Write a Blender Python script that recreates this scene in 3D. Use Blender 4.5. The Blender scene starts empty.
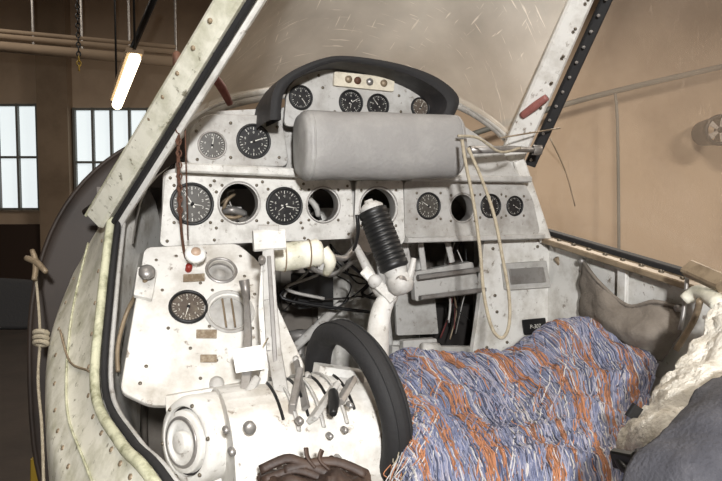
import bpy, math, random
from mathutils import Vector, Matrix, noise
random.seed(7)
sc = bpy.context.scene
sc.view_settings.view_transform = 'Standard'
# ------------------------------------------------------------ survey camera
EYE = Vector((0, 0, 2.0)); YAW = math.radians(24); PIT = math.radians(3.1)
F = 30 / 36 * 722
FW = Vector((math.sin(YAW)*math.cos(PIT), math.cos(YAW)*math.cos(PIT), -math.sin(PIT)))
RT = Vector((math.cos(YAW), -math.sin(YAW), 0)); UP = RT.cross(FW)
FH = Vector((math.sin(YAW), math.cos(YAW), 0))
def ray(a, b): return FW + RT*((a-361)/F) + UP*((240.5-b)/F)
def P(a, b, d): return EYE + ray(a, b)*d
def onY(a, b, y): r = ray(a, b); return EYE + r*((y-EYE.y)/r.y)
def onX(a, b, x): r = ray(a, b); return EYE + r*((x-EYE.x)/r.x)
cam = bpy.data.cameras.new('camera'); co = bpy.data.objects.new('camera', cam)
sc.collection.objects.link(co); co.location = EYE
co.rotation_euler = (math.radians(90)-PIT, 0, -YAW); cam.lens = 30; cam.sensor_width = 36; cam.clip_start = .02
sc.camera = co
# ------------------------------------------------------------ materials
def lin(c):
    return tuple(((x/255)/12.92 if x/255 <= .04045 else ((x/255+.055)/1.055)**2.4) for x in c) + (1,)
def mat(name, col, rough=.5, metal=0, grime=None, amt=.5, scale=8, bump=0, bscale=60, emit=0, lo=.45, hi=.7, spots=None, spamt=.8, spscale=70):
    m = bpy.data.materials.new(name); m.use_nodes = True; n = m.node_tree; b = n.nodes['Principled BSDF']
    b.inputs['Base Color'].default_value = lin(col); b.inputs['Roughness'].default_value = rough; b.inputs['Metallic'].default_value = metal
    tc = n.nodes.new('ShaderNodeTexCoord'); last = None
    def layer(g, am, sca, l, h, prev):
        t = n.nodes.new('ShaderNodeTexNoise'); t.inputs['Scale'].default_value = sca; t.inputs['Detail'].default_value = 8; t.inputs['Roughness'].default_value = .65
        n.links.new(tc.outputs['Object'], t.inputs['Vector'])
        r = n.nodes.new('ShaderNodeValToRGB'); r.color_ramp.elements[0].position = l; r.color_ramp.elements[1].position = h
        n.links.new(t.outputs['Fac'], r.inputs['Fac'])
        mu = n.nodes.new('ShaderNodeMath'); mu.operation = 'MULTIPLY'; mu.inputs[1].default_value = am
        n.links.new(r.outputs['Color'], mu.inputs[0])
        mx = n.nodes.new('ShaderNodeMix'); mx.data_type = 'RGBA'
        mx.inputs[6].default_value = lin(col); mx.inputs[7].default_value = lin(g)
        if prev: n.links.new(prev, mx.inputs[6])
        n.links.new(mu.outputs[0], mx.inputs[0]); n.links.new(mx.outputs[2], b.inputs['Base Color']); return mx.outputs[2]
    if grime: last = layer(grime, amt, scale, lo, hi, None)
    if spots: layer(spots, spamt, spscale, .60, .68, last)
    if bump:
        t2 = n.nodes.new('ShaderNodeTexNoise'); t2.inputs['Scale'].default_value = bscale; t2.inputs['Detail'].default_value = 6
        n.links.new(tc.outputs['Object'], t2.inputs['Vector'])
        bp = n.nodes.new('ShaderNodeBump'); bp.inputs['Strength'].default_value = bump; bp.inputs['Distance'].default_value = .004
        n.links.new(t2.outputs['Fac'], bp.inputs['Height']); n.links.new(bp.outputs['Normal'], b.inputs['Normal'])
    if emit:
        b.inputs['Emission Color'].default_value = lin(col); b.inputs['Emission Strength'].default_value = emit
    return m
white = mat('white_paint', (216,214,209), .5, grime=(142,132,116), amt=.7, scale=12, bump=.15, spots=(104,88,70), spamt=.8, spscale=50)
white2 = mat('panel_paint', (208,206,201), .5, grime=(142,137,128), amt=.65, scale=26, bump=.1, spots=(104,92,78), spamt=.7, spscale=90)
greyp = mat('grey_paint', (178,176,172), .55, grime=(114,106,96), amt=.6, scale=18, bump=.2, spots=(90,78,64), spamt=.6, spscale=70)
cream = mat('cream_paint', (222,219,204), .5, grime=(140,138,106), amt=.7, scale=16, bump=.2, spots=(92,84,58), spamt=.85, spscale=55)
mould = mat('mouldy_trim', (196,195,168), .6, grime=(100,100,66), amt=.9, scale=40, bump=.3)
black = mat('black_rubber', (28,27,28), .78, bump=.3, bscale=90)
blk = mat('black_plastic', (20,20,21), .45)
hoodm = mat('hood_black', (40,38,40), .65, grime=(90,84,80), amt=.4, scale=30)
facem = mat('gauge_face', (32,32,34), .3, grime=(70,68,64), amt=.4, scale=60)
faceg = mat('gauge_face_faded', (72,69,64), .4, grime=(50,46,42), amt=.7, scale=50)
faceb = mat('gauge_face_brown', (76,66,58), .4, grime=(126,116,100), amt=.5, scale=60)
tick = mat('gauge_marking', (206,204,196), .5)
pad = mat('vinyl_pad', (138,136,134), .55, grime=(170,168,164), amt=.6, scale=9, bump=.35, bscale=150)
steel = mat('dull_steel', (156,153,150), .42, .6, grime=(90,75,60), amt=.5, scale=30)
screwm = mat('screw_steel', (104,96,84), .4, .6)
rust = mat('rusty_steel', (98,66,50), .7, .2, grime=(60,42,34), amt=.8, scale=60, bump=.4)
rope_m = mat('cord', (160,150,130), .85, grime=(112,100,82), amt=.6, scale=80, bump=.5, bscale=250)
red = mat('red_knob', (130,40,30), .4)
pink = mat('faded_red', (146,92,86), .5, grime=(100,54,48), amt=.6, scale=40)
dark = mat('dark_cavity', (30,26,24), .8)
brown = mat('cowling_brown', (50,40,33), .6, grime=(24,20,18), amt=.8, scale=5)
canvas = mat('grey_canvas', (120,112,103), .9, grime=(86,78,70), amt=.6, scale=20, bump=.5, bscale=200)
leather = mat('brown_leather', (46,33,27), .6, grime=(84,62,47), amt=.6, scale=16, bump=.6, bscale=50)
wool = mat('white_fleece', (224,220,210), .95, grime=(160,150,130), amt=.8, scale=26, bump=1, bscale=160)
darkpad = mat('dark_grey_pad', (58,58,64), .85, grime=(86,85,90), amt=.5, scale=40, bump=.5, bscale=250)
tan = mat('tan_metal', (142,126,104), .5, .2, grime=(84,68,50), amt=.7, scale=25)
tagm = mat('paper_tag', (232,232,228), .7)
yel = mat('yellow_paint', (150,124,40), .6)
copper = mat('red_wire', (96,34,32), .5)
# ------------------------------------------------------------ mesh builder
class B:
    def __init__(s, name): s.name=name; s.v=[]; s.f=[]; s.mi=[]; s.sm=[]; s.mats=[]
    def add(s, vs, fs, m, smooth=False):
        o=len(s.v); s.v += [Vector(x) for x in vs]
        if m not in s.mats: s.mats.append(m)
        k=s.mats.index(m)
        for f in fs: s.f.append([i+o for i in f]); s.mi.append(k); s.sm.append(smooth)
    def box(s, c, sz, m, R=None):
        c=Vector(c); vs=[]
        for x in (-1,1):
            for y in (-1,1):
                for z in (-1,1):
                    q=Vector((x*sz[0]/2,y*sz[1]/2,z*sz[2]/2)); vs.append(c+(R@q if R else q))
        s.add(vs,[(0,1,3,2),(4,6,7,5),(0,4,5,1),(2,3,7,6),(0,2,6,4),(1,5,7,3)],m)
    def beam(s, p0, p1, w, t, m, hint=None, w1=None):
        p0=Vector(p0); p1=Vector(p1); a=(p1-p0).normalized(); hint=hint or FH
        W=a.cross(hint).normalized(); H=W.cross(a); w1=w if w1 is None else w1
        c=min(w,t)*.18; vs=[]
        for p,ww in ((p0,w),(p1,w1)):
            for (x,y) in ((-ww/2+c,-t/2),(ww/2-c,-t/2),(ww/2,-t/2+c),(ww/2,t/2-c),(ww/2-c,t/2),(-ww/2+c,t/2),(-ww/2,t/2-c),(-ww/2,-t/2+c)):
                vs.append(p+W*x+H*y)
        fs=[(i,(i+1)%8,(i+1)%8+8,i+8) for i in range(8)]+[tuple(range(7,-1,-1)),tuple(range(8,16))]
        s.add(vs,fs,m)
    def tube(s, pts, r, m, n=8, sub=5, closed=False, flat=1):
        pts=[Vector(p) for p in pts]
        R=r if isinstance(r,(list,tuple)) else [r]*len(pts)
        q=[];qr=[]
        N=len(pts)
        if N==2 or sub<=1: q=pts; qr=list(R)
        else:
            seg=N if closed else N-1
            for i in range(seg):
                g=(lambda k: pts[k%N]) if closed else (lambda k: pts[max(0,min(N-1,k))])
                a,b,c,d=g(i-1),g(i),g(i+1),g(i+2)
                for j in range(sub):
                    t=j/sub
                    q.append(.5*((2*b)+(c-a)*t+(2*a-5*b+4*c-d)*t*t+(3*b-a-3*c+d)*t**3)); qr.append(R[i]*(1-t)+R[(i+1)%N]*t)
            if not closed: q.append(pts[-1]); qr.append(R[-1])
        M=len(q); T=[]
        for i in range(M):
            if closed: d=q[(i+1)%M]-q[i-1]
            else: d=q[min(M-1,i+1)]-q[max(0,i-1)]
            if d.length<1e-9: d=Vector((0,0,1))
            T.append(d.normalized())
        u=T[0].orthogonal().normalized(); vs=[]
        for i in range(M):
            u=(u-T[i]*u.dot(T[i])).normalized(); w=T[i].cross(u)
            for j in range(n):
                a=2*math.pi*j/n; vs.append(q[i]+(u*math.cos(a)+w*math.sin(a)*flat)*qr[i])
        fs=[]
        for i in range(M if closed else M-1):
            i2=(i+1)%M
            for j in range(n): fs.append((i*n+j,i*n+(j+1)%n,i2*n+(j+1)%n,i2*n+j))
        if not closed: fs += [tuple(range(n-1,-1,-1)),tuple(range((M-1)*n,M*n))]
        s.add(vs,fs,m,True)
    def lathe(s, o, ax, prof, m, n=28, smooth=True):
        o=Vector(o); ax=Vector(ax).normalized(); u=ax.orthogonal().normalized(); w=ax.cross(u); vs=[]
        for (r,h) in prof:
            for j in range(n):
                a=2*math.pi*j/n; vs.append(o+ax*h+(u*math.cos(a)+w*math.sin(a))*max(r,1e-5))
        fs=[]
        for i in range(len(prof)-1):
            for j in range(n): fs.append((i*n+j,i*n+(j+1)%n,(i+1)*n+(j+1)%n,(i+1)*n+j))
        s.add(vs,fs,m,smooth)
    def prism(s, pts, ext, m):
        pts=[Vector(p) for p in pts]; ext=Vector(ext); n=len(pts)
        s.add(pts+[p+ext for p in pts],[tuple(range(n)),tuple(range(2*n-1,n-1,-1))]+[(i,i+n,(i+1)%n+n,(i+1)%n) for i in range(n)],m)
    def grid(s, ctrl, m, nu=8, nv=8, amp=0, fs=5, smooth=True):
        def cr(pp,k):
            N=len(pp); out=[]
            for i in range(N-1):
                a,b,c,d=pp[max(0,i-1)],pp[i],pp[i+1],pp[min(N-1,i+2)]
                for j in range(k):
                    t=j/k; out.append(.5*((2*b)+(c-a)*t+(2*a-5*b+4*c-d)*t*t+(3*b-a-3*c+d)*t**3))
            out.append(pp[-1]); return out
        h=[cr([Vector(p) for p in r],nu) for r in ctrl]
        W=len(h[0]); cols=[cr([h[i][j] for i in range(len(h))],nv) for j in range(W)]; H=len(cols[0])
        g=[[cols[j][i] for j in range(W)] for i in range(H)]
        if amp:
            g2=[]
            for i in range(H):
                rr=[]
                for j in range(W):
                    du=g[i][min(W-1,j+1)]-g[i][max(0,j-1)]; dv=g[min(H-1,i+1)][j]-g[max(0,i-1)][j]
                    nn=du.cross(dv); nn=nn.normalized() if nn.length>1e-12 else Vector((0,0,1))
                    p=g[i][j]; rr.append(p+nn*amp*(noise.noise(p*fs)+.5*noise.noise(p*fs*2.3)+.3*noise.noise(p*fs*5)))
                g2.append(rr)
            g=g2
        vs=[p for r in g for p in r]
        s.add(vs,[(i*W+j,i*W+j+1,(i+1)*W+j+1,(i+1)*W+j) for i in range(H-1) for j in range(W-1)],m,smooth)
        return g
    def done(s, solid=0, bevel=0):
        me=bpy.data.meshes.new(s.name); me.from_pydata([tuple(x) for x in s.v],[],s.f)
        for m in s.mats: me.materials.append(m)
        me.polygons.foreach_set('material_index',s.mi); me.polygons.foreach_set('use_smooth',s.sm); me.update()
        ob=bpy.data.objects.new(s.name,me); sc.collection.objects.link(ob)
        if solid:
            md=ob.modifiers.new('solid','SOLIDIFY'); md.thickness=solid; md.offset=0
        if bevel:
            md=ob.modifiers.new('bev','BEVEL'); md.width=bevel; md.segments=2; md.limit_method='ANGLE'; md.angle_limit=math.radians(50)
        return ob
class Fr:
    def __init__(s,O,U,V): s.O=Vector(O); s.U=Vector(U).normalized(); s.V=Vector(V); s.V=(s.V-s.U*s.V.dot(s.U)).normalized(); s.N=s.U.cross(s.V)
    def hit(s,a,b):
        r=ray(a,b); t=(s.O-EYE).dot(s.N)/r.dot(s.N); p=EYE+r*t-s.O; return (p.dot(s.U),p.dot(s.V),t/F)
    def w(s,u,v,n=0): return s.O+s.U*u+s.V*v+s.N*n
    def pw(s,a,b,n=0): h=s.hit(a,b); return s.w(h[0],h[1],n)
def rounded(pts,r,k=5):
    out=[];n=len(pts)
    for i in range(n):
        a,b,c=[Vector(pts[(i+j-1)%n]) for j in range(3)]
        d1=min(r,(a-b).length*.45); d2=min(r,(c-b).length*.45)
        p=b+(a-b).normalized()*d1; q=b+(c-b).normalized()*d2
        for j in range(k+1):
            t=j/k; out.append(p*(1-t)**2+b*2*t*(1-t)+q*t*t)
    return out
def plate(b, fr, poly, holes, th, m, n0=0, r=.01, bev=.0012):
    pts=rounded([fr.hit(*p)[:2] for p in poly],r)
    cu=bpy.data.curves.new('t','CURVE'); cu.dimensions='2D'; cu.fill_mode='BOTH'; cu.extrude=th/2-bev; cu.bevel_depth=bev
    def sp(ps):
        x=cu.splines.new('POLY'); x.points.add(len(ps)-1)
        for i,p in enumerate(ps): x.points[i].co=(p[0],p[1],0,1)
        x.use_cyclic_u=True
    sp(pts)
    for (hu,hv,hr) in holes: sp([(hu+hr*math.cos(2*math.pi*i/32),hv+hr*math.sin(2*math.pi*i/32)) for i in range(32)])
    ob=bpy.data.objects.new('t',cu); sc.collection.objects.link(ob)
    me=bpy.data.meshes.new_from_object(ob)
    b.add([fr.w(v.co.x,v.co.y,n0+v.co.z) for v in me.vertices],[tuple(p.vertices) for p in me.polygons],m)
    bpy.data.objects.remove(ob); bpy.data.meshes.remove(me)
def text(b, fr, u, v, n, s, size, m):
    cu=bpy.data.curves.new('t','FONT'); cu.body=s; cu.size=size; cu.align_x='CENTER'; cu.align_y='CENTER'
    ob=bpy.data.objects.new('t',cu); sc.collection.objects.link(ob); me=bpy.data.meshes.new_from_object(ob)
    b.add([fr.w(u+q.co.x,v+q.co.y,n) for q in me.vertices],[tuple(p.vertices) for p in me.polygons],m)
    bpy.data.objects.remove(ob); bpy.data.meshes.remove(me)
def screws(b, fr, pl, n, r=.0032):
    for (x,y) in pl:
        u,v,_=fr.hit(x,y); b.lathe(fr.w(u,v,n),fr.N,[(r,-.002),(r,.0008),(r*.6,.0018),(0,.002)],screwm,10)
def gauge(fr, x, y, rp, n=0, face=None, nums=True, ang=40, two=False, bez=None, back=.05):
    face=face or facem; bez=bez or blk
    b=B('dial_gauge'); u,v,s=fr.hit(x,y); r=rp*s; o=fr.w(u,v,n); N=fr.N
    b.lathe(o,N,[(r*1.0,-.03),(r*1.04,.002),(r*1.0,.006),(r*.9,.006),(r*.87,.001)],bez,36)
    b.lathe(o,N,[(r*.88,.001),(0,.0012)],face,32)
    b.lathe(o,N,[(r*.9,-back),(0,-back)],bez,20)
    for i in range(30):
        a=math.radians(i*12); l=.16 if i%3==0 else .09
        if 24<i<27: continue
        d=fr.U*math.sin(a)+fr.V*math.cos(a); e=fr.U*math.cos(a)-fr.V*math.sin(a); w=r*(.010 if i%3 else .018)
        p0=o+d*r*.82+N*.0018; p1=o+d*r*(.82-l)+N*.0018
        b.add([p0-e*w,p0+e*w,p1+e*w,p1-e*w],[(0,1,2,3)],tick)
    if nums:
        for i in range(0,10,1 if r>.03 else 2):
            a=math.radians(i*36); text(b,fr,u+math.sin(a)*r*.52,v+math.cos(a)*r*.52,n+.0018,str(i),r*.18,tick)
    for k,(aa,ll) in enumerate([(ang,.7)]+([(ang+130,.45)] if two else [])):
        a=math.radians(aa); d=fr.U*math.sin(a)+fr.V*math.cos(a); e=fr.U*math.cos(a)-fr.V*math.sin(a); w=r*.04
        q=o+N*.003
        b.add([q-d*r*.2-e*w,q-d*r*.2+e*w,q+d*r*ll+e*w*.2,q+d*r*ll-e*w*.2],[(0,1,2,3)],tick)
    b.lathe(o,N,[(r*.09,.001),(r*.09,.004),(0,.0045)],blk,12)
    return b.done()
# ============================================================ HANGAR
brick = mat('hangar_wall_paint', (192,172,150), .9, grime=(160,140,120), amt=.7, scale=.7, bump=.2, bscale=8)
pil = mat('hangar_pilaster', (150,132,112), .9, grime=(110,94,78), amt=.5, scale=1.5)
ceilm = mat('hangar_ceiling_paint', (146,126,104), .95, grime=(110,94,78), amt=.6, scale=1)
floorm = mat('concrete_floor', (60,52,46), .9, grime=(40,35,32), amt=.7, scale=1.2, bump=.3, bscale=20)
pane = mat('daylit_glass', (222,230,232), .6, emit=1.0)
frm = mat('window_frame_paint', (112,114,110), .6)
def Hc(r, d, z): return RT*r + FH*d + Vector((0,0,z))
RZ = Matrix.Rotation(-YAW,3,'Z')
def wallbox(name, r, d, z, sr, sd, sz, m):
    b=B(name); b.box(Hc(r,d,z),(sr,sd,sz),m,RZ); return b.done()
D=11
wallbox('floor',1,3,-.05,24,17,.1,floorm)
wallbox('ceiling',1,3,5.9,24,17,.2,ceilm)
wallbox('wall_left',-11,3,2.9,.2,17,5.9,brick)
wallbox('wall_right',13,3,2.9,.2,17,5.9,brick)
wallbox('wall_rear',1,-5.5,2.9,24,.2,5.9,brick)
wallbox('wall_front',1,D+.25,2.9,24,.3,5.9,brick)
def pxr(a): return (a-361)/F*D
def pyz(b): return 2-(b-208)/F*D
def window(n,a0,a1,b0,b1,nx,ny):
    b=B('window_%d'%n); r0,r1,z1,z0=pxr(a0),pxr(a1),pyz(b0),pyz(b1)
    b.box(Hc((r0+r1)/2,D+.09,(z0+z1)/2),(r1-r0,.02,z1-z0),pane,RZ)
    for i in range(nx+1): b.box(Hc(r0+(r1-r0)*i/nx,D+.05,(z0+z1)/2),(.04,.08,z1-z0+.05),frm,RZ)
    for i in range(ny+1): b.box(Hc((r0+r1)/2,D+.05,z0+(z1-z0)*i/ny),(r1-r0+.05,.07,.04),frm,RZ)
    b.done()
window(1,-40,39,106,209,4,2); window(2,76,149,110,215,4,2)
wallbox('trim_1',pxr(58),D+.02,2.9,.55,.25,5.8,pil)
wallbox('trim_2',pxr(-10),D+.05,.9,9.5,.2,1.6,mat('dado_paint',(52,38,30),.8))
b=B('cable_tray')
q0=P(-120,36,7.6); q1=P(176,62,8.2)
for k,(dz,rr) in enumerate([(0,.07),(.13,.04),(.20,.03)]):
    b.tube([q0+Vector((0,0,dz)),q1+Vector((0,0,dz))],rr,pil,8,1)
for i in range(7):
    p=q0.lerp(q1,i/6); b.beam(p,Vector((p.x,p.y,5.79)),.03,.03,steel)
b.done()
b=B('fluorescent_lamp'); tl=mat('fluorescent_tube',(255,238,200),.4,emit=6)
l0=P(117,105,7.0); l1=P(135,58,5.8)
b.beam(l0+Vector((0,0,.07)),l1+Vector((0,0,.07)),.16,.05,pil,hint=Vector((0,0,1)))
b.tube([l0,l1],.055,tl,12,1)
for q in (l0,l1): b.tube([q+Vector((0,0,.08)),Vector((q.x,q.y,5.79))],.012,blk,6,1)
b.tube([P(132,50,6.4),P(158,-10,5.6)],.035,blk,8,1)
b.done()
b=B('hanging_chain')
for i in range(60):
    p=Vector(P(79,68,6.5)); p.z+=i*.05
    if p.z>5.75: break
    a=Vector((.02,0,0)) if i%2 else Vector((0,.02,0))
    b.tube([p+a,p+Vector((0,0,.03)),p-a,p-Vector((0,0,.03))],.008,yel if i<3 else blk,5,3,True)
b.done()
b=B('wall_conduit')
b.tube([P(470,135,10.6),P(540,112,10.6),P(620,90,10.6),P(760,58,10.6)],.05,frm,8,6)
b.tube([P(615,92,10.6),P(618,150,10.6),P(620,420,10.8)],.03,frm,6,4)
b.tube([P(322,90,10.6),P(385,30,10.6),P(430,-20,10.6)],.04,frm,6,4)
b.tube([P(409,50,9),P(420,20,9),P(432,-10,9)],.06,frm,6,4)
b.done()
b=B('wall_fan'); o=P(720,130,10.3)
b.lathe(o,-FH,[(.22,-.5),(.25,-.1),(.27,0),(.24,.03),(.2,0),(.2,-.2)],blk,28)
for i in range(5):
    a=i*1.257; d=RT*math.cos(a)+Vector((0,0,math.sin(a))); b.beam(o,o+d*.2,.04,.01,steel,w1=.1)
b.lathe(o,-FH,[(.05,-.1),(.05,.02),(0,.03)],blk,12); b.done()
# ============================================================ AIRCRAFT
def sup(c,e): return (abs(c)**e)*(1 if c>0 else -1)
b=B('engine_cowling')
ctrl=[]
for (y,hw,hh,cz) in ((1.60,.02,.02,1.58),(1.61,.40,.38,1.58),(1.615,.685,.64,1.58),(1.62,.70,.66,1.58),(1.8,.71,.66,1.58),(2.3,.70,.64,1.55),(2.8,.60,.56,1.5),(3.0,.42,.42,1.48),(3.06,.2,.2,1.47)):
    ctrl.append([Vector((.56+hw*sup(math.cos(t),.70),y,cz+hh*sup(math.sin(t),.76))) for t in [math.pi*2*i/48 for i in range(49)]])
b.grid(ctrl,brown,2,4)
b.tube([Vector((.56+.702*sup(math.cos(t),.70),1.63,1.58+.662*sup(math.sin(t),.76))) for t in [math.pi*2*i/48 for i in range(48)]],.005,tan,8,2,True)
for i in range(49):
    t=math.pi*2*i/48; q=Vector((.56+.706*sup(math.cos(t),.70),1.70,1.58+.664*sup(math.sin(t),.76))); b.lathe(q,(math.cos(t),0,math.sin(t)),[(.007,-.004),(.006,.002),(0,.003)],tan,8)
b.done(solid=.003)
b=B('propeller'); c=Vector((.56,3.15,1.47))
b.lathe(c-Vector((0,.12,0)),(0,1,0),[(.16,0),(.17,.1),(.12,.28),(.04,.38),(0,.4)],brown,24)
for sg in (-1,1):
    d=Vector((sg*math.cos(.1),0,sg*-.1)).normalized()
    ctrl=[[c+d*rr+Vector((0,0,1))*w*ch+Vector((0,ch*w*.4,0)) for ch in (-1,-.3,.3,1)] for rr,w in ((.1,.05),(.5,.09),(1.0,.11),(1.3,.08),(1.4,.02))]
    b.grid(ctrl,black,4,4)
b.done(solid=.02)
b=B('fuselage')
skin=[[P(112,212,1.16),P(96,232,1.28),P(82,258,1.38),P(66,300,1.46),P(60,420,1.5)],
      [P(104,300,1.06),P(84,308,1.15),P(62,326,1.2),P(48,352,1.25),P(50,480,1.25)],
      [P(97,392,.95),P(78,400,1.0),P(58,408,1.03),P(46,432,1.05),P(55,540,1.05)],
      [P(122,445,.82),P(98,455,.85),P(72,464,.9),P(56,490,.92),P(62,600,.95)],
      [P(160,492,.72),P(130,520,.73),P(95,540,.76),P(70,560,.8),P(60,700,.85)],
      [P(320,760,.52),P(230,780,.5),P(150,800,.5),P(80,820,.5),P(0,1000,.5)]]
sk=b.grid(skin,cream,6,6)
for i in range(2,len(sk)-6,2):
    for j in (3,13):
        p=sk[i][j]; n=(sk[i][j+1]-p).cross(sk[i+1][j]-p).normalized()
        if n.x>0: n=-n
        b.lathe(p,n,[(.0045,-.001),(.004,.0015),(0,.0025)],tan,8)
b.tube([sk[i][9]+Vector((-.002,0,.001)) for i in range(0,30,2)],.0022,mould,6,2)
rim=[P(114,214,1.16),P(104,300,1.06),P(98,392,.95),P(124,445,.82),P(163,492,.72),P(320,760,.52)]
inn=[P(150,190,1.30),P(128,300,1.2),P(122,388,1.1),P(140,440,.95),P(190,500,.85),P(330,770,.6)]
inn2=[P(165,250,1.45),P(150,330,1.4),P(140,430,1.3),P(160,480,1.15),P(210,540,1.0),P(340,790,.7)]
b.grid([[rim[i],inn[i],inn2[i]] for i in range(6)],white,4,6)
b.tube([p+Vector((-.004,0,.003)) for p in rim],.008,mould,8,6)
b.tube([p+Vector((.010,0,.006)) for p in rim],.0055,black,8,6)
b.tube([p+Vector((.020,0,.002)) for p in rim],.004,greyp,8,6)
for x in (-.02,1.14):
    b.box((x,.7,1.28),(.02,2.0,.62),cream)
b.box((.56,.7,.98),(1.16,2.0,.02),cream)
b.box((.56,-.3,1.28),(1.16,.02,.62),cream)
b.box((.56,.7,1.16),(1.12,2.0,.02),greyp)
fwm=mat('firewall_paint',(110,104,97),.6,grime=(66,58,50),amt=.7,scale=8)
b.box((.56,1.58,1.6),(1.10,.02,.90),fwm)
for i in range(9): b.tube([(.10+i*.115,1.56,1.2),(.10+i*.115,1.56,1.98)],.014,fwm,8,1)
ctrl=[]
for zz in (1.2,1.6,2.0): ctrl.append([Vector((.54+.0125*i,1.48+(.012 if i%4<2 else 0),zz)) for i in range(26)])
b.grid(ctrl,white2,2,2)
zt=lambda y: 1.93-(1.273-y)*.167
b.prism([(1.085,1.58,1.16),(1.085,1.58,zt(1.58)),(1.085,-.2,zt(-.2)),(1.085,-.2,1.16)],(.02,0,0),white)
b.prism([(.03,1.58,1.16),(.03,1.58,1.86),(.03,1.2,1.86),(.03,1.2,1.16)],(-.02,0,0),greyp)
for yy in (1.32,.98,.62): b.beam((1.075,yy,1.2),(1.075,yy,zt(yy)-.01),.025,.012,white,hint=Vector((1,0,0)))
for (dx,dz,w,t,m) in ((-.012,-.004,.05,.014,tan),(.02,.008,.03,.014,black)):
    b.beam((1.085+dx,1.36,zt(1.36)+dz),(1.085+dx,-.1,zt(-.1)+dz),w,t,m,hint=Vector((0,0,1)))
for i in range(26):
    y=1.33-i*.05; b.lathe((1.072,y,zt(y)+.003),(0,0,1),[(.006,0),(.005,.004),(0,.005)],screwm,8)
top=[(.07,1.93),(.10,2.04),(.2,2.12),(.35,2.17),(.56,2.185),(.77,2.17),(.93,2.10),(1.03,2.02),(1.08,1.93)]
ctrl=[[Vector((x,y,z-(y-1.24)*.02)) for x,z in top] for y in (1.24,1.35,1.48,1.59)]
b.grid(ctrl,greyp,4,2)
b.done()
b=B('landing_gear')
for x in (-.25,1.37):
    b.tube([(.3 if x<.5 else .82,1.3,.95),(x,1.35,.33)],[.04,.03],steel,10,1)
    b.lathe((x-.07,1.35,.28),(1,0,0),[(.1,0),(.22,0),(.27,.03),(.28,.07),(.27,.11),(.22,.14),(.1,.14),(.1,0)],black,32)
    b.lathe((x-.065,1.35,.28),(1,0,0),[(0,0),(.1,.02),(.1,.11),(0,.13)],steel,20)
b.done()
b=B('tail_boom')
b.tube([(.56,-.32,1.3),(.56,-3.6,1.1)],[.42,.16],cream,24,1)
b.tube([(.56,-3.5,1.1),(.56,-3.6,.12)],.03,steel,8,1)
b.lathe((.53,-3.6,.1),(1,0,0),[(0,0),(.08,0),(.1,.03),(.08,.06),(0,.06)],black,20)
b.done()
# ---- windshield frame
b=B('windshield_frame')
b.beam(P(99,218,1.16),P(256,-40,.80),.042,.03,cream,w1=.036)
b.beam(P(89,214,1.17),P(243,-40,.81),.005,.02,mould)
b.beam(P(113,224,1.15),P(276,-40,.795),.008,.014,black)
b.beam(P(119,226,1.16),P(286,-40,.81),.012,.012,white)
for i in range(12):
    t=i/11; p=P(97,210,1.16)*(1-t)+P(250,-36,.80)*t; b.lathe(p-FH*.016,-FH,[(.004,0),(.003,.002),(0,.003)],tan,8)
bot=[P(118,222,1.17),P(150,165,1.3),P(190,118,1.5),P(235,97,1.62),P(300,88,1.75),P(380,88,1.8),P(450,98,1.78),P(500,128,1.62),P(520,158,1.52)]
b.tube(bot,.010,white,10,6)
b.tube([p+Vector((0,-.01,-.020)) for p in bot],.009,greyp,8,6)
b.beam(P(508,165,1.52),P(600,-45,1.30),.060,.03,white,w1=.05)
b.beam(P(530,165,1.52),P(627,-45,1.30),.026,.02,black,w1=.024)
for i in range(14):
    t=i/13; p=P(531,160,1.50)*(1-t)+P(622,-35,1.285)*t; b.lathe(p,-FH,[(.004,0),(.003,.003),(0,.004)],steel,8)
for i in range(7):
    t=i/6; p=P(520,155,1.50)*(1-t)+P(588,0,1.30)*t; b.lathe(p,-FH,[(.004,0),(.003,.003),(0,.004)],screwm,8)
b.beam(P(518,160,1.5),P(545,240,1.55),.03,.02,white)
b.done()
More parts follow.
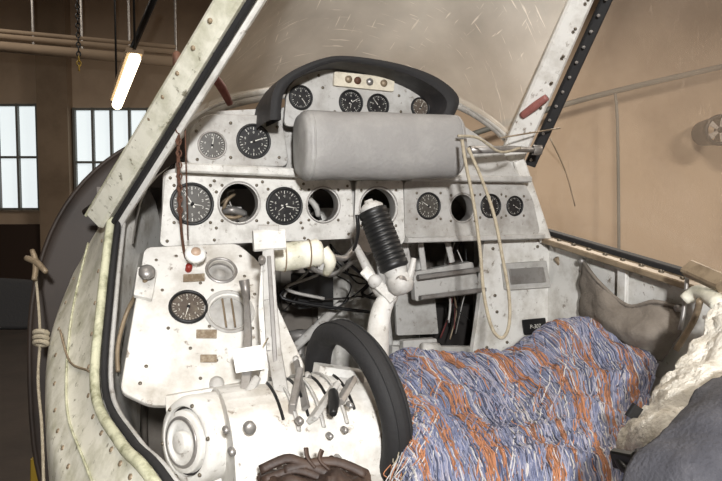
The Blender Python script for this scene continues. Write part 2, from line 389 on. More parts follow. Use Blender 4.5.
def plexi(name, haze, tint, streak):
    m=bpy.data.materials.new(name); m.use_nodes=True; n=m.node_tree; n.nodes.clear()
    out=n.nodes.new('ShaderNodeOutputMaterial'); tr=n.nodes.new('ShaderNodeBsdfTransparent'); df=n.nodes.new('ShaderNodeBsdfDiffuse'); gl=n.nodes.new('ShaderNodeBsdfGlossy')
    tr.inputs[0].default_value=(.97,.95,.92,1); df.inputs[0].default_value=lin(tint); gl.inputs['Roughness'].default_value=.12
    tc=n.nodes.new('ShaderNodeTexCoord')
    n1=n.nodes.new('ShaderNodeTexNoise'); n1.inputs['Scale'].default_value=3; n1.inputs['Detail'].default_value=6
    n.links.new(tc.outputs['Object'],n1.inputs[0])
    r1=n.nodes.new('ShaderNodeMapRange'); r1.inputs[1].default_value=.3; r1.inputs[2].default_value=.7; r1.inputs[3].default_value=haze*.55; r1.inputs[4].default_value=haze*1.45
    n.links.new(n1.outputs['Fac'],r1.inputs[0]); last=r1.outputs[0]
    for rot,sc_,th in (((.3,.5,.7),(8,110,8),.64),((.9,.2,-.5),(90,7,12),.66),((0,0,0),(120,120,120),.72)):
        mp=n.nodes.new('ShaderNodeMapping'); mp.inputs['Scale'].default_value=sc_; mp.inputs['Rotation'].default_value=rot
        n2=n.nodes.new('ShaderNodeTexNoise'); n2.inputs['Scale'].default_value=1.5; n2.inputs['Detail'].default_value=6
        n.links.new(tc.outputs['Object'],mp.inputs[0]); n.links.new(mp.outputs[0],n2.inputs[0])
        r2=n.nodes.new('ShaderNodeMapRange'); r2.inputs[1].default_value=th; r2.inputs[2].default_value=th+.08; r2.inputs[3].default_value=0; r2.inputs[4].default_value=streak
        n.links.new(n2.outputs['Fac'],r2.inputs[0])
        ad=n.nodes.new('ShaderNodeMath'); ad.operation='ADD'; n.links.new(last,ad.inputs[0]); n.links.new(r2.outputs[0],ad.inputs[1]); last=ad.outputs[0]
    mx=n.nodes.new('ShaderNodeMixShader'); n.links.new(last,mx.inputs[0]); n.links.new(tr.outputs[0],mx.inputs[1]); n.links.new(df.outputs[0],mx.inputs[2])
    m2=n.nodes.new('ShaderNodeMixShader'); m2.inputs[0].default_value=.04; n.links.new(mx.outputs[0],m2.inputs[1]); n.links.new(gl.outputs[0],m2.inputs[2])
    n.links.new(m2.outputs[0],out.inputs[0]); return m
b=B('windshield_glass')
b.grid([[P(118,215,1.18),P(190,118,1.5),P(300,88,1.76),P(440,96,1.79),P(520,158,1.54)],
        [P(190,103,1.0),P(250,30,1.25),P(330,-10,1.4),P(460,-5,1.45),P(560,70,1.42)],
        [P(275,-35,.84),P(330,-120,1.0),P(400,-160,1.1),P(500,-160,1.15),P(612,-40,1.32)]],plexi('dirty_plexiglass',.58,(240,230,216),.5),10,14)
b.done()
b=B('canopy_side_glass')
b.grid([[P(632,-60,1.33),P(538,165,1.56),P(545,226,1.6)],[P(1000,-260,.95),P(950,100,.95),P(950,352,.9)]],plexi('hazy_plexiglass',.18,(220,196,172),.08),8,8)
b.done()
# ---- instrument panel
fm=Fr((0,1.20,2),(1,0,0),(0,0,1))
fb=Fr((0,1.215,2),(1,0,0),(0,0,1))
b=B('instrument_panel')
H=lambda fr,x,y,r: (lambda h:(h[0],h[1],r*h[2]))(fr.hit(x,y))
holes=[(192,204,21),(239,203,20),(284,206,19),(323,205,17)]
plate(b,fm,[(166,173),(350,180),(354,238),(160,246)],[H(fm,*h) for h in holes],.006,white2,0,.014)
hc=[(378,208,20)]
plate(b,fm,[(356,181),(402,181),(404,240),(396,250),(364,252),(354,240)],[H(fm,*h) for h in hc],.006,white2,0,.008)
hr=[(428,206,14),(462,208,14),(490,206,12.5),(514,206,10.5)]
plate(b,fm,[(404,182),(468,180),(524,184),(532,200),(539,232),(532,236),(405,238)],[H(fm,*h) for h in hr],.006,greyp,0,.01)
hu=[(211,146,14.5),(252,142,18)]
fu=Fr((0,1.21,2),(1,0,0),(0,0,1))
plate(b,fu,[(186,164),(192,128),(206,116),(266,118),(280,126),(286,166)],[H(fu,*h) for h in hu],.03,greyp,0,.018,.003)
allh=[(x,y,r+1) for x,y,r in holes+hc+hr]+[(x,y,r) for x,y,r in hu]
plate(b,fb,[(164,172),(186,166),(188,125),(205,112),(285,108),(300,100),(455,120),(503,152),(526,184),(538,232),(403,236),(400,248),(356,248),(354,236),(162,243)],[H(fb,*h) for h in allh],.012,greyp,-.008,.01)
b.beam(fm.pw(176,168,.012),fm.pw(352,176,.012),.018,.05,white2)
b.beam(fm.pw(404,178,.012),fm.pw(522,180,.012),.014,.05,greyp)
b.beam(fm.pw(404,240,-.005),fm.pw(540,236,-.005),.012,.05,greyp)
for (x,y,r) in [(239,203,20),(323,205,17),(378,208,20),(462,208,14)]:
    u,v,s=fm.hit(x,y); b.lathe(fm.w(u,v,0),fm.N,[(r*s,-.03),(r*s*1.02,.003),(r*s*1.08,.004),(r*s*1.1,.003)],steel,32)
scr=[]
for (x,y,r) in holes+hc:
    for a in (45,135,225,315): scr.append((x+math.cos(math.radians(a))*r*1.22,y+math.sin(math.radians(a))*r*1.25))
scr+=[(170,178),(214,181),(262,182),(303,184),(347,186),(167,241),(214,240),(260,240),(304,238),(348,234),(216,228),(262,228),(216,192),(302,228)]
for (x,y,r) in hr:
    for a in (45,135,225,315): scr.append((x+math.cos(math.radians(a))*r*1.2,y+math.sin(math.radians(a))*r*1.3))
screws(b,fm,scr,.003)
screws(b,fu,[(195,132),(229,124),(229,158),(275,128),(277,158),(196,160)],.016)
for (x,y) in [(236,208),(320,208),(378,210),(461,210)]:
    o=fm.pw(x,y,-.09)
    for k in range(5):
        pts=[o+Vector((random.uniform(-.04,.04),random.uniform(0,.04),random.uniform(-.04,.04))) for _ in range(4)]
        b.tube(pts,random.choice((.002,.003,.004)),random.choice((steel,dark,blk,tan,greyp)),6,5)
    b.box(o+Vector((.01,.03,-.01)),(.05,.03,.025),steel)
b.tube([fm.pw(228,212,-.04),fm.pw(236,210,-.03),fm.pw(250,214,-.045)],[.006,.008,.007],steel,8,4)
b.tube([fm.pw(226,216,-.045),fm.pw(238,218,-.035),fm.pw(248,215,-.045)],[.004,.004,.004],tan,8,4)
b.tube([fm.pw(314,196,-.05),fm.pw(322,206,-.04),fm.pw(326,216,-.05)],[.006,.007,.006],greyp,8,4)
b.done()
gauge(fm,192,204,21,0,faceg,True,-30,True)
gauge(fm,284,206,18.5,.002,facem,True,100,True)
gauge(fm,428,206,13.5,0,faceg,True,-60)
gauge(fm,490,206,12,0,facem,False,20)
gauge(fm,514,206,10,0,facem,False,120)
gauge(fu,211,146,14,.012,faceg,True,10,False,steel)
gauge(fu,252,142,17,.012,facem,True,70)
# ---- hood
fp=Fr((0,1.17,2),(1,0,0),(0,0,1))
b=B('instrument_hood')
out=[(270,120),(273,92),(287,74),(320,59),(350,56),(400,64),(438,78),(459,98),(452,120)]
inner=[(281,120),(283,96),(294,80),(324,65),(350,62),(398,71),(432,86),(447,102),(441,120)]
ff=Fr((0,1.09,2),(1,0,0),(0,0,1))
O=[ff.pw(*p) for p in out]; I=[ff.pw(*p) for p in inner]
dv=Vector((0,.19,0))
b.grid([O,[p+dv*.5+Vector((0,0,-.004)) for p in O],[p+dv+Vector((0,0,-.03)) for p in O]],hoodm,5,4)
b.grid([I,[p+dv*.7 for p in I]],hoodm,5,4)
b.grid([O,[(O[i]+I[i])/2+Vector((0,-.004,0)) for i in range(9)],I],black,5,4)
hp=[(300,98,12.5),(350,103,13),(377,106,12),(419,108,10.5)]
plate(b,fp,[(284,126),(287,90),(300,74),(327,62),(352,60),(400,69),(432,84),(446,102),(444,126)],[H(fp,*h) for h in hp],.008,greyp,0,.012)
plate(b,fp,[(333,73),(392,79),(391,92),(332,86)],[],.008,mat('strip_cream',(204,196,178),.5,grime=(140,130,112),amt=.5,scale=60),.008,.003)
for i,x in enumerate((346,355,367,381)):
    u,v,s=fp.hit(x,80.5+i*1.3); b.lathe(fp.w(u,v,.012),fp.N,[(.0075,0),(.0075,.004),(.004,.006),(0,.007)],(tan,rust,steel,tan)[i],14)
screws(b,fp,[(322,88),(334,112),(398,96),(400,112),(318,76),(404,84),(434,108)],.004)
b.done()
gauge(fp,300,98,12,.004,facem,True,140,False,None,.03); gauge(fp,350,103,12.5,.004,facem,True,60,True,None,.03)
gauge(fp,377,106,11.5,.004,facem,True,-40,False,None,.03); gauge(fp,419,108,10,.004,faceb,True,30,False,None,.03)
# ---- crash pad
b=B('crash_pad')
L=onY(298,146,1.105); Rr=onY(457,147,1.105)
ctrl=[]
for t,sx in ((-.001,.0),(.0,.5),(.006,.8),(.025,.93),(.07,1),(.3,1.01),(.7,1.01),(.93,1),(.975,.93),(.994,.8),(1.0,.5),(1.001,0)):
    c=L.lerp(Rr,t); ring=[]
    for i in range(20):
        a=2*math.pi*i/20; cs,sn=math.cos(a),math.sin(a)
        ring.append(c+Vector((0,.050*sup(cs,.75),.066*sup(sn,.75)))*sx)
    ring.append(ring[0]); ctrl.append(ring)
b.grid(ctrl,pad,3,4,.003,14)
for t in (.05,.955):
    c=L.lerp(Rr,t)
    b.tube([c+Vector((0,.0505*sup(math.cos(a),.75),.0665*sup(math.sin(a),.75)))*.985 for a in [2*math.pi*i/24 for i in range(24)]],.002,pad,6,2,True)
b.done()
# ---- left console
cf=Fr(onY(200,250,1.17),(1,0,0),onY(200,250,1.17)-onY(200,395,.98))
b=B('side_console')
ch=[(188,309,19),(229,313,21),(221,272,14)]
plate(b,cf,[(146,250),(236,246),(256,262),(272,300),(300,362),(322,405),(150,405),(122,392)],[H(cf,*h) for h in ch],.012,white,0,.012,.003)
pp=[cf.pw(146,250,-.004),cf.pw(236,246,-.004),cf.pw(256,262,-.004),cf.pw(272,300,-.004),cf.pw(322,405,-.004),cf.pw(122,392,-.004)]
for i in range(len(pp)):
    q0,q1=pp[i],pp[(i+1)%len(pp)]; e=Vector((0,.2,-.02)); b.add([q0,q1,q1+e,q0+e],[(0,1,2,3)],greyp)
screws(b,cf,[(156,262),(176,258),(205,255),(240,258),(162,292),(212,292),(209,328),(168,330),(252,330),(254,296),(146,368),(190,350),(216,362),(262,352),(200,380),(240,385),(140,385),(200,285),(244,278)],.006,.003)
u,v,s=cf.hit(229,313); b.lathe(cf.w(u,v,.006),cf.N,[(21*s,-.03),(21*s,.002),(24*s,.004),(25*s,.001)],greyp,32); b.lathe(cf.w(u,v,-.004),cf.N,[(21*s,-.002),(12*s,-.001),(11*s,.004),(0,.004)],greyp,28)
for k in range(2): b.beam(cf.pw(222+k*9,300,.004),cf.pw(226+k*9,328,.004),.003,.004,tan)
u,v,s=cf.hit(221,272); b.lathe(cf.w(u,v,.006),cf.N,[(13*s,-.03),(13*s,.002),(15*s,.003),(16*s,.0)],steel,28); b.lathe(cf.w(u,v,-.01),cf.N,[(14*s,-.002),(5*s,0),(5*s,.006),(0,.006)],greyp,20)
lb=mat('data_plate',(120,104,84),.5,grime=(190,180,160),amt=.6,scale=90)
for q in ([(196,332),(216,332),(216,340),(196,340)],[(200,357),(216,357),(216,364),(200,364)],[(183,277),(204,276),(204,283),(183,284)]):
    plate(b,cf,q,[],.003,lb,.007,.001,.0004)
b.lathe(cf.pw(216,386,.006),cf.N,[(.012,0),(.012,.006),(.006,.008),(0,.008)],greyp,20)
plate(b,cf,[(138,272),(156,275),(151,303),(134,299)],[],.01,white2,.01,.002)
b.done()
gauge(cf,188,309,18.5,.006,faceb,True,200)
b=B('push_pull_knob'); o=cf.pw(193,268,.004)
b.lathe(o,cf.N,[(.006,0),(.006,.03),(.008,.032),(.018,.034),(.019,.040),(.016,.045),(0,.047)],tagm,24)
b.lathe(o,cf.N,[(.009,.045),(.008,.050),(0,.051)],mat('knob_centre',(186,160,140),.4),20)
b.lathe(cf.pw(188,272,.008),cf.N,[(.006,-.004),(.006,.012),(0,.013)],red,14)
b.done()
b=B('fuel_selector_knob'); o=cf.pw(146,282,.016); b.lathe(o,cf.N,[(.008,-.01),(.009,.01),(.014,.012),(.014,.018),(.007,.022),(0,.023)],steel,20)
b.tube([o+Vector((0,-.01,0)),P(128,310,1.08),P(118,345,1.04),P(118,372,1.02)],.004,tan,8,6); b.done()
b=B('rusty_turnbuckle_rod')
p=[P(177,60,.96),P(179,110,.99),P(178,160,1.02),P(180,210,1.05),P(183,245,1.1),P(188,266,1.13)]
b.tube(p,.0026,rust,8,4)
for i in range(26):
    q=p[0].lerp(p[3],i/25); a=Vector((.0045,0,0)) if i%2 else Vector((0,.0045,0))
    b.tube([q+a,q+Vector((0,0,.007)),q-a,q-Vector((0,0,.007))],.0013,rust,5,2,True)
for a in (p[0],p[1]): b.lathe(a,(0,0,1),[(.002,-.014),(.007,-.01),(.007,.01),(.002,.014)],rust,10)
b.tube([P(184,100,1.0),P(186,160,1.03),P(188,240,1.1)],.0012,rust,6,4)
b.tube([P(177,60,.96),P(184,74,.93)],.003,rust,6,1)
b.done()
b=B('canopy_latch_handle')
b.tube([P(212,74,1.25),P(222,88,1.27),P(230,104,1.3)],[.009,.010,.007],pink,10,4); b.tube([P(200,62,1.22),P(212,76,1.25)],.005,pink,8,1)
b.done()
b=B('canopy_latch_handle')
b.tube([P(522,116,1.45),P(535,106,1.42),P(547,97,1.4)],[.009,.010,.008],pink,10,4); b.done()
# ---- throttle quadrant
b=B('throttle_quadrant')
QL=P(214,430,.86); yc=.86; zc=QL.z-.01; x0=.16; x1=.385
prof=[]
for i in range(15):
    a=math.radians(5+i*(155/14)); prof.append((yc-.105*math.cos(a),zc-.02+.085*math.sin(a)))
prof+= [(yc+.12,zc-.25),(yc-.115,zc-.25),(yc-.112,zc-.05)]
pts=[Vector((x0,y,z)) for y,z in prof]
b.prism(pts,(x1-x0,0,0),white)
for xx in (.232,.268,.304,.338):
    ss=[Vector((xx,yc-.1055*math.cos(math.radians(a)),zc-.02+.0855*math.sin(math.radians(a)))) for a in range(42,150,8)]
    b.tube(ss,.0032,blk,6,1,flat=.5)
for xx in (.25,.286,.321):
    ss=[Vector((xx,yc-.107*math.cos(math.radians(a)),zc-.02+.087*math.sin(math.radians(a)))) for a in range(30,150,8)]
    b.tube(ss,.006,greyp,6,1,flat=.4)
QN=Vector((-.88,-.46,.10)).normalized(); cp=P(182,442,.84)
b.lathe(cp-QN*.12,QN,[(0,0),(.058,0),(.061,.03),(.062,.105),(.058,.114),(.048,.117),(.048,.110),(.043,.110),(.043,.119),(.030,.122),(.028,.117),(.016,.117),(.015,.126),(0,.127)],white,36)
b.lathe(cp,QN,[(.0425,-.008),(.036,-.003),(.0355,.003),(.031,.0035)],steel,30)
b.lathe(cp,QN,[(.0475,-.009),(.044,-.009)],dark,30)
for i in range(6):
    a=i*1.047; u=QN.orthogonal().normalized(); w=QN.cross(u); b.lathe(cp+(u*math.cos(a)+w*math.sin(a))*.053-QN*.005,QN,[(.003,0),(.003,.003),(0,.004)],screwm,8)
b.prism([P(165,396,.93),P(250,382,.98),P(262,400,.92),P(236,481,.86),P(200,500,.86),P(170,470,.87)],(.02,.1,-.02),white)
b.prism([P(320,366,.96),P(366,373,.93),P(376,398,.92),P(356,450,.84),P(330,500,.80),(P(300,500,.8))],(0,.03,0),white)
for (x,y,r) in ((250,428,.008),(300,421,.005),(330,436,.004),(232,452,.005),(345,430,.004),(226,430,.004),(350,405,.004),(338,458,.004)):
    q=onY(x,y,yc-.112); b.lathe(q,(0,-1,0),[(r,-.006),(r,.004),(r*.5,.006),(0,.006)],steel,16)
b.tube([P(333,414,.8),P(334,402,.83),P(333,392,.86)],[.005,.008,.007],blk,12,4)
b.beam(P(236,415,.84),P(256,380,.90),.012,.02,greyp); b.beam(P(292,410,.83),P(300,372,.90),.010,.02,steel)
b.beam(P(312,420,.82),P(336,384,.90),.008,.02,greyp); b.beam(P(338,404,.86),P(352,380,.92),.010,.02,steel)
b.done(bevel=.003)
def lev(name, pts, w, m=steel, t=.006):
    b=B(name)
    for i in range(len(pts)-1): b.beam(pts[i],pts[i+1],w[i],t,m,w1=w[i+1])
    return b
b=lev('throttle_lever',[P(268,246,.98),P(270,300,.95),P(274,350,.92),P(284,406,.86)],[.018,.021,.022,.020],greyp)
b.beam(P(269,256,.968),P(276,372,.90),.006,.004,steel)
b.beam(P(253,241,.975),P(285,239,.99),.034,.02,white2)
b.beam(P(258,229,.98),P(279,229,.985),.014,.016,greyp)
b.tube([P(262,258,.97),P(262,262,.96)],.006,steel,8,1); b.done(bevel=.001)
b=lev('mixture_lever',[P(264,256,.98),P(262,310,.95),P(266,360,.93),P(260,404,.88)],[.008,.012,.012,.014],white2); b.done()
b=lev('propeller_lever',[P(246,292,1.0),P(248,330,.95),P(247,372,.9),P(242,420,.84)],[.008,.012,.014,.014],steel)
b.tube([P(244,280,1.0),P(247,300,1.0)],[.009,.006],steel,8,1); b.done()
for nm,a,c,w in (('trim_lever',P(296,360,.96),P(306,408,.84),.012),('trim_lever',P(308,376,.94),P(330,412,.85),.012)):
    b=lev(nm,[a,c],[w*.7,w],steel); b.lathe(a,(c-a),[(0,-.008),(.005,-.006),(.005,.004),(0,.006)],greyp,12); b.done()
b=B('paper_tag'); b.prism([P(232,350,.90),P(262,345,.90),P(265,369,.89),P(236,373,.89)],(0,.002,0),tagm); b.tube([P(262,348,.9),P(268,338,.92)],.0012,rope_m,5,1); b.done()
b=B('hand_grip')
a0=P(284,257,1.08); a1=P(322,252,1.1); d=(a1-a0).normalized()
b.lathe(a0,d,[(0,-.02),(.022,-.018),(.026,-.005),(.026,.02),(.024,.05),(.026,.062),(.020,.070),(0,.072)],cream,24)
for h in (.0,.045): b.tube([a0+d*h+(Vector((0,0,1))*math.cos(t)+d.cross(Vector((0,0,1)))*math.sin(t))*.0265 for t in [i*.524 for i in range(12)]],.0015,tan,5,2,True)
b.tube([a1,P(330,262,1.1),P(326,274,1.12)],[.016,.012,.007],cream,12,4)
b.tube([P(330,256,1.12),P(345,258,1.16),P(356,246,1.18)],.006,steel,8,4)
b.done()
# ---- control stick
b=B('control_stick')
g0=P(395,270,1.03); g1=P(372,210,1.05); gx=(g1-g0); Lg=gx.length
prof=[(0,0),(.02,0),(.026,.004)]
nr=11
for i in range(nr):
    h=.008+(Lg-.02)*i/nr; dh=(Lg-.02)/nr; prof+=[(.0262,h),(.0262,h+dh*.62),(.0235,h+dh*.7),(.0235,h+dh*.95)]
prof+=[(.026,Lg-.01),(.026,Lg-.002),(0,Lg)]
b.lathe(g0,gx,prof,blk,28)
b.lathe(g1,gx,[(.02,-.002),(.022,.004),(.014,.012),(.008,.013),(.008,.018),(0,.019)],greyp,20)
b.lathe(g0,-gx,[(.021,0),(.018,.01),(.022,.014),(.023,.03),(.016,.042),(0,.045)],greyp,20)
b.tube([P(396,275,1.03),P(392,290,1.04),P(381,312,1.05),P(377,350,1.06),P(378,420,1.1),P(380,560,1.15)],[.015,.014,.018,.021,.021,.021],white,16,5)
b.tube([P(414,258,1.02),P(409,278,1.02),P(398,288,1.03)],[.004,.007,.010],greyp,10,4)
b.tube([P(356,246,1.08),P(368,270,1.07),P(380,292,1.05),P(396,300,1.04)],[.006,.009,.011,.009],greyp,10,5)
b.beam(P(364,270,1.05),P(394,300,1.03),.018,.012,white2)
b.lathe(P(375,281,1.04),-FH,[(.0,-.02),(.012,-.01),(.012,.006),(.006,.009),(0,.009)],greyp,18)
b.lathe(P(401,281,1.01),-FH,[(.0,-.02),(.010,-.01),(.010,.004),(0,.006)],steel,18)
b.tube([P(357,215,1.04),P(358,232,1.05),P(354,250,1.08)],.0035,blk,6,4)
b.done()
# ---- lower right equipment
b=B('lower_equipment_panel')
f2=Fr((0,1.26,2),(1,0,0),(0,0,1))
plate(b,f2,[(412,272),(470,262),(480,292),(414,300)],[],.02,greyp,0,.004)
b.beam(f2.pw(412,276,.03),f2.pw(474,268,.03),.012,.012,steel); b.beam(f2.pw(414,296,.03),f2.pw(478,288,.03),.01,.012,steel)
plate(b,f2,[(478,240),(538,238),(548,280),(572,330),(566,352),(466,356),(474,300)],[],.016,white,.02,.006)
plate(b,f2,[(494,263),(536,260),(540,285),(497,288)],[],.012,greyp,.034,.003)
plate(b,f2,[(499,268),(532,266),(535,280),(501,282)],[],.008,steel,.04,.002)
plate(b,f2,[(514,318),(536,316),(538,330),(516,332)],[],.004,blk,.034,.002)
u,v,s=f2.hit(526,324); text(b,f2,u,v,.0372,'P-307',.015,tick)
screws(b,f2,[(486,248),(530,246),(488,294),(545,292),(480,345),(556,344),(500,340),(490,310)],.03,.004)
for q in ((446,236,452,262),(404,240,412,280),(420,240,424,270)): b.beam(f2.pw(q[0],q[1]),f2.pw(q[2],q[3]),.014,.01,greyp)
b.beam(f2.pw(540,240,.04),f2.pw(560,300,.06),.010,.02,white); b.tube([f2.pw(540,256,.06),f2.pw(556,290,.08),f2.pw(570,330,.1)],.007,tan,8,4)
b.beam(f2.pw(395,262,-.08),f2.pw(404,352,-.08),.02,.02,greyp)
b.beam(f2.pw(390,352,.0),f2.pw(476,352,.0),.03,.02,greyp)
plate(b,f2,[(396,338),(428,336),(430,358),(396,360)],[],.02,greyp,.03,.003)
plate(b,f2,[(412,300),(452,297),(456,340),(414,342)],[],.01,greyp,-.09,.003)
b.tube([f2.pw(410,345,.06),f2.pw(425,345,.06)],.018,white2,12,1)
b.done()
b=B('wiring_loom')
for k in range(8):
    x=random.uniform(448,474); y0=random.uniform(240,262)
    pts=[f2.pw(x,y0,-.02)]
    for j in range(3): pts.append(f2.pw(x+random.uniform(-10,10),y0+28*(j+1)+random.uniform(-6,6),-.05+random.uniform(-.03,.05)))
    b.tube(pts,random.choice((.0014,.002,.003)),random.choice((copper,blk,blk,greyp,tan)),6,6)
for k in range(9):
    x=random.uniform(290,345); pts=[onY(x+j*random.uniform(-6,22),250+j*14+random.uniform(-8,8),1.36+random.uniform(-.05,.05)) for j in range(5)]
    b.tube(pts,random.choice((.003,.004,.002)),random.choice((blk,dark,greyp)),6,6)
b.tube([onY(300,262,1.3),onY(330,275,1.32),onY(352,262,1.3),onY(372,250,1.28)],.006,greyp,8,6)
b.box(onY(312,290,1.4),(.09,.06,.08),blk); b.box(onY(446,326,1.42),(.12,.08,.12),dark)
b.done()
b=B('rudder_pedals')
b.beam(onY(290,352,1.35),onY(345,300,1.4),.02,.02,greyp); b.beam(onY(300,356,1.38),onY(330,400,1.38),.02,.02,greyp)
b.tube([onY(300,330,1.42),onY(300,420,1.42)],.012,steel,8,1); b.tube([onY(420,340,1.45),onY(420,420,1.45)],.014,steel,8,1)
b.tube([onY(290,336,1.42),onY(330,334,1.42)],.014,steel,8,1); b.done()
# ---- tyre
b=B('rubber_tyre')
c=P(354,403,.93); hd=(RT*.55-FH*.83).normalized()
hv=(Vector((0,0,1))-RT*.14).normalized(); nrm=hd.cross(hv).normalized()
ctrl=[]
for i in range(49):
    a=2*math.pi*i/48; rd=hd*math.cos(a)+hv*math.sin(a); ring=[]
    for j in range(13):
        t=2*math.pi*j/12; ring.append(c+rd*(.110+.019*math.cos(t))+nrm*.023*math.sin(t))
    ctrl.append(ring)
b.grid(ctrl,black,2,2)
for off in (-.010,.010):
    b.tube([c+(hd*math.cos(a)+hv*math.sin(a))*(.1278)+nrm*off for a in [2*math.pi*i/48 for i in range(48)]],.0015,black,5,1,True)
b.done()
# ---- seat and rug
b=B('pilot_seat')
b.box((.70,.70,1.38),(.50,.48,.40),greyp); b.box((.74,.40,1.45),(.46,.06,.3),darkpad); b.done(bevel=.03)
rug=bpy.data.materials.new('rag_rug_weave'); rug.use_nodes=True; n=rug.node_tree; bs=n.nodes['Principled BSDF']; bs.inputs['Roughness'].default_value=.95
tc=n.nodes.new('ShaderNodeTexCoord'); mp=n.nodes.new('ShaderNodeMapping'); mp.inputs['Rotation'].default_value=(0,0,math.radians(-50)); mp.inputs['Scale'].default_value=(2.2,26,2)
nz=n.nodes.new('ShaderNodeTexNoise'); nz.inputs['Scale'].default_value=1; nz.inputs['Detail'].default_value=5
rp=n.nodes.new('ShaderNodeValToRGB'); els=rp.color_ramp.elements
cols=[(.30,(72,77,96)),(.42,(104,109,128)),(.50,(124,126,140)),(.58,(108,104,114)),(.64,(132,98,80)),(.76,(110,110,124))]
els[0].position=cols[0][0]; els[0].color=lin(cols[0][1]); els[1].position=cols[-1][0]; els[1].color=lin(cols[-1][1])
for p_,c_ in cols[1:-1]: e=els.new(p_); e.color=lin(c_)
n.links.new(tc.outputs['Object'],mp.inputs[0]); n.links.new(mp.outputs[0],nz.inputs[0]); n.links.new(nz.outputs['Fac'],rp.inputs[0]); n.links.new(rp.outputs[0],bs.inputs['Base Color'])
n3=n.nodes.new('ShaderNodeTexNoise'); n3.inputs['Scale'].default_value=140; bp=n.nodes.new('ShaderNodeBump'); bp.inputs['Strength'].default_value=.8; bp.inputs['Distance'].default_value=.006
n.links.new(tc.outputs['Object'],n3.inputs[0]); n.links.new(n3.outputs['Fac'],bp.inputs['Height']); n.links.new(bp.outputs[0],bs.inputs['Normal'])
yb=mat('yarn_blue',(118,123,146),.95); yb2=mat('yarn_slate',(98,104,130),.95); yl=mat('yarn_lilac',(146,144,158),.95); yo=mat('yarn_orange',(164,112,80),.95); yo2=mat('yarn_rust',(134,92,68),.95); yw=mat('yarn_white',(178,175,174),.95); yd=mat('yarn_navy',(66,71,92),.95)
b=B('rag_rug')
ctrl=[[P(396,386,1.28),P(450,378,1.32),P(505,375,1.34),P(562,360,1.4),P(610,360,1.4),P(655,385,1.34)],
      [P(392,360,1.18),P(450,352,1.24),P(505,351,1.24),P(560,325,1.3),P(608,331,1.3),P(656,364,1.24)],
      [P(398,396,1.03),P(460,386,1.08),P(520,380,1.1),P(575,365,1.14),P(622,368,1.14),P(652,385,1.12)],
      [P(404,430,.90),P(460,424,.92),P(520,418,.95),P(570,412,.97),P(612,415,.96),P(645,425,.94)],
      [P(408,475,.79),P(460,466,.80),P(520,462,.80),P(570,462,.80),P(610,465,.8),P(640,470,.8)],
      [P(412,560,.68),P(460,560,.66),P(520,560,.66),P(570,560,.66),P(615,560,.66),P(650,560,.68)]]
ctrl=[[r[0]+Vector((-.01,.0,-.16))]+r for r in ctrl]
g=b.grid(ctrl,rug,10,12,.022,10)
Hh=len(g); Ww=len(g[0])
def surf(i,j):
    i0=int(i); j0=int(j); a=i-i0; c=j-j0
    return (g[i0][j0]*(1-a)+g[i0+1][j0]*a)*(1-c)+(g[i0][j0+1]*(1-a)+g[i0+1][j0+1]*a)*c
def yarn(i,j,di,dj,L,m,r):
    pts=[]
    for k in range(L):
        ii=i+di*k; jj=j+dj*k; jj+=.5*noise.noise(Vector((ii*.22,jj*.22,5)))
        if not(1<=ii<Hh-2 and 1<=jj<Ww-2): break
        i0=int(ii); j0=int(jj); nn=(g[i0][j0+1]-g[i0][j0-1]).cross(g[i0+1][j0]-g[i0-1][j0]).normalized()
        if nn.z<0: nn=-nn
        pts.append(surf(ii,jj)+nn*(r*random.uniform(.3,1.8))+Vector((random.uniform(-1,1),random.uniform(-1,1),0))*.0010)
    if len(pts)>3: b.tube(pts,r,m,5,2)
for k in range(4200):
    i=random.uniform(3,Hh-4); j=random.uniform(1.5,Ww-3)
    band=noise.noise(Vector(((j-i*.40)*.26,i*.02,3)))
    m=random.choices((yo,yo2,yb,yb2,yl,yw,yd),(6,5,1.5,1,1,.7,.8) if band>.17 else (.3,.2,5,4,4,1.6,2))[0]
    d=1 if random.random()<.88 else -.4
    yarn(i,j,.8,.32*d,random.randint(7,18),m,random.choice((.0007,.0010,.0013)))
for k in range(360):
    i=random.randint(20,Hh-6); p=g[i][random.randint(8,14)]; l=random.uniform(.02,.09)
    b.tube([p+Vector((0,0,.004)),p+Vector((-.012,-.005,-.25*l)),p+Vector((-.02+random.uniform(-.01,.01),-.01,-.7*l)),p+Vector((-.02+random.uniform(-.015,.015),-.012,-l))],.0008,random.choice((yw,yl,yw,rope_m,yo)),5,4)
b.done()
b=B('orange_cloth')
b.grid([[P(578,328,1.36),P(600,322,1.38),P(625,330,1.38)],[P(585,338,1.31),P(612,333,1.31),P(642,348,1.31)],[P(600,350,1.28),P(622,350,1.28),P(647,364,1.28)]],mat('orange_fabric',(176,112,68),.9,grime=(130,76,46),amt=.6,scale=40),8,8,.008,20); b.done(solid=.003)
b=B('canvas_pocket')
X=1.055
ctrl=[[onX(583,261,1.07),onX(600,283,X),onX(628,306,X),onX(655,302,X),onX(680,308,1.07)],
      [onX(581,285,1.07),onX(600,303,X-.02),onX(628,322,X-.035),onX(655,322,X-.03),onX(681,328,1.07)],
      [onX(580,305,1.07),onX(600,322,X-.03),onX(626,338,X-.05),onX(652,340,X-.04),onX(672,345,1.07)],
      [onX(579,322,1.07),onX(598,334,X-.01),onX(624,350,X-.02),onX(648,356,X-.01),onX(662,362,1.07)]]
b.grid(ctrl,canvas,7,7,.008,18); b.tube([q+Vector((-.002,0,.001)) for q in ctrl[0]],.003,canvas,8,6)
for q in (ctrl[0][0],ctrl[0][-1],ctrl[-1][0]): b.lathe(q+Vector((-.006,0,0)),(-1,0,0),[(.006,-.01),(.006,.003),(0,.005)],steel,10)
b.done(solid=.003)
b=B('sheepskin_cover')
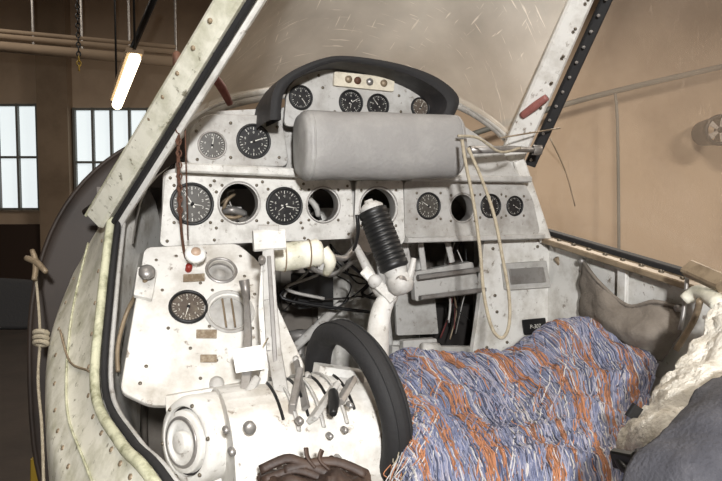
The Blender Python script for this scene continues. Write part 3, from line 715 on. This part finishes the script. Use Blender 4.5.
ctrl=[[P(716,304,.94),P(742,302,.9),P(790,325,.85)],[P(694,348,.90),P(724,342,.86),P(780,352,.8)],[P(668,382,.86),P(702,370,.80),P(770,385,.74)],[P(642,414,.82),P(682,402,.74),P(760,420,.68)],[P(622,442,.80),P(656,438,.70),P(720,450,.66)],[P(626,462,.80),P(660,464,.70),P(710,480,.66)]]
b.grid(ctrl,wool,12,10,.012,30); b.done(solid=.008)
b=B('seat_back_cushion')
b.grid([[P(745,370,.72),P(775,368,.7),P(810,390,.65)],[P(706,398,.66),P(745,398,.6),P(810,410,.56)],[P(672,434,.60),P(712,432,.57),P(790,455,.52)],[P(636,468,.58),P(690,475,.54),P(770,505,.5)],[P(612,520,.58),P(690,540,.54),P(770,560,.5)]],darkpad,8,8,.006,20); b.done(solid=.02)
b=B('harness_buckle')
b.beam(P(614,458,.72),P(634,462,.7),.022,.012,blk); b.beam(P(638,406,.80),P(630,418,.80),.014,.01,blk); b.tube([P(616,455,.72),P(628,470,.7),P(640,452,.71)],.006,blk,8,4); b.done()
b=B('elbow_bracket')
b.beam(P(688,268,1.1),P(724,284,1.02),.03,.02,tan); b.tube([P(684,300,1.1),P(700,292,1.08),P(722,306,1.0)],[.010,.014,.016],cream,10,4)
b.tube([P(688,270,1.12),P(684,310,1.12),P(680,330,1.12)],.004,steel,8,3); b.tube([P(700,300,1.05),P(694,320,1.08),P(676,350,1.1)],.006,tan,8,4); b.done()
b=B('leather_gloves')
b.grid([[P(258,474,.76),P(285,462,.77),P(320,458,.77),P(348,464,.76),P(370,478,.74)],[P(254,492,.72),P(290,482,.70),P(325,478,.70),P(352,484,.70),P(376,496,.70)],[P(254,520,.72),P(290,520,.68),P(325,520,.68),P(352,520,.68),P(376,520,.70)]],leather,12,10,.016,34)
for (pts,w) in (([(260,470),(285,459),(300,462),(330,474)],.006),([(306,448),(308,458),(316,468)],.005),([(322,450),(320,460),(330,470)],.005),([(284,470),(306,464),(336,462),(366,474)],.006),([(262,480),(296,470),(330,482)],.005)):
    b.tube([P(x,y,.74-(y-440)*.0006) for x,y in pts],w,leather,8,4,flat=.5)
b.done()
b=B('release_cord')
b.tube([P(462,140,1.17),P(466,165,1.16),P(474,205,1.16),P(480,250,1.15),P(484,295,1.14),P(492,328,1.13),P(502,338,1.13),P(509,325,1.13),P(509,295,1.14),P(502,255,1.15),P(494,215,1.16),P(482,180,1.17),P(468,148,1.18)],.0034,rope_m,8,6)
b.tube([P(458,136,1.2),P(478,138,1.22),P(500,152,1.25),P(520,148,1.3)],.003,rope_m,8,5)
b.done()
b=B('canopy_stay_rod')
b.tube([P(470,150,1.3),P(512,149,1.38),P(537,150,1.42)],[.009,.008,.006],steel,10,1); b.lathe(P(537,150,1.42),RT,[(.012,-.01),(.012,.01),(0,.012)],steel,12)
b.tube([P(500,138,1.36),P(560,128,1.45)],.002,tan,6,1)
b.tube([P(550,138,1.45),P(565,170,1.5),P(575,206,1.55)],.0018,tan,6,3); b.done()
b=B('mooring_rope')
b.tube([P(34,262,1.30),P(38,300,1.27),P(40,338,1.22),P(38,380,1.15),P(42,430,1.08),P(44,500,1.0)],.0028,rope_m,8,5)
for a in range(3):
    cc=P(41,333+a*5,1.2); b.tube([cc+(RT*math.cos(t)+UP*math.sin(t)*.45-FH*math.sin(t)*.6)*.012 for t in [i*.785 for i in range(8)]],.005,rope_m,8,3,True)
b.tube([P(26,258,1.3),P(36,262,1.29),P(46,272,1.27)],[.006,.008,.005],tan,8,4)
b.tube([P(32,250,1.3),P(36,264,1.29),P(34,280,1.27)],[.005,.007,.005],tan,8,4)
b.done()
b=B('bonding_cable')
b.tube([P(60,330,1.12),P(70,362,1.08),P(90,372,1.0),P(98,392,.96)],.002,tan,8,5)
b.tube([P(86,212,1.26),P(98,204,1.2),P(104,190,1.22)],[.008,.011,.007],blk,10,4); b.done()
b=B('yellow_stepladder')
for dx in (0,.35): b.beam(P(10,478,1.9)+RT*dx-RT*.3-Vector((0,0,1.15)),P(24,458,1.9)+RT*dx-RT*.3,.05,.03,yel)
for k in range(4):
    t=k/4+.1; q=P(10,478,1.9)*(1-t)+P(24,458,1.9)*t-RT*.3; q.z=.15+k*.28; b.beam(q,q+RT*.35,.03,.06,yel)
b.done()
# ============================================================ LIGHT
def area(name,loc,tgt,size,power,col):
    l=bpy.data.lights.new(name,'AREA'); l.size=size; l.energy=power; l.color=col; o=bpy.data.objects.new(name,l); sc.collection.objects.link(o)
    o.location=loc; o.rotation_euler=(Vector(tgt)-Vector(loc)).to_track_quat('-Z','Y').to_euler(); return o
area('camera_flash',EYE+Vector((-.10,-.65,.36)),P(350,250,1.1),.09,46,(1,.995,.985))
for (r,d,pw) in ((-5,6,70),(3,6,420),(8,4,480),(0,0,90)):
    area('ambient_fill',Hc(r,d,5.6),Hc(r,d,0),1.6,pw,(1,.91,.80))  # unseen fill lights added under the ceiling to brighten the hangar, stronger rightwards
w=bpy.data.worlds.new('world'); sc.world=w; w.use_nodes=True; w.node_tree.nodes['Background'].inputs[0].default_value=(.6,.7,.8,1); w.node_tree.nodes['Background'].inputs[1].default_value=.5
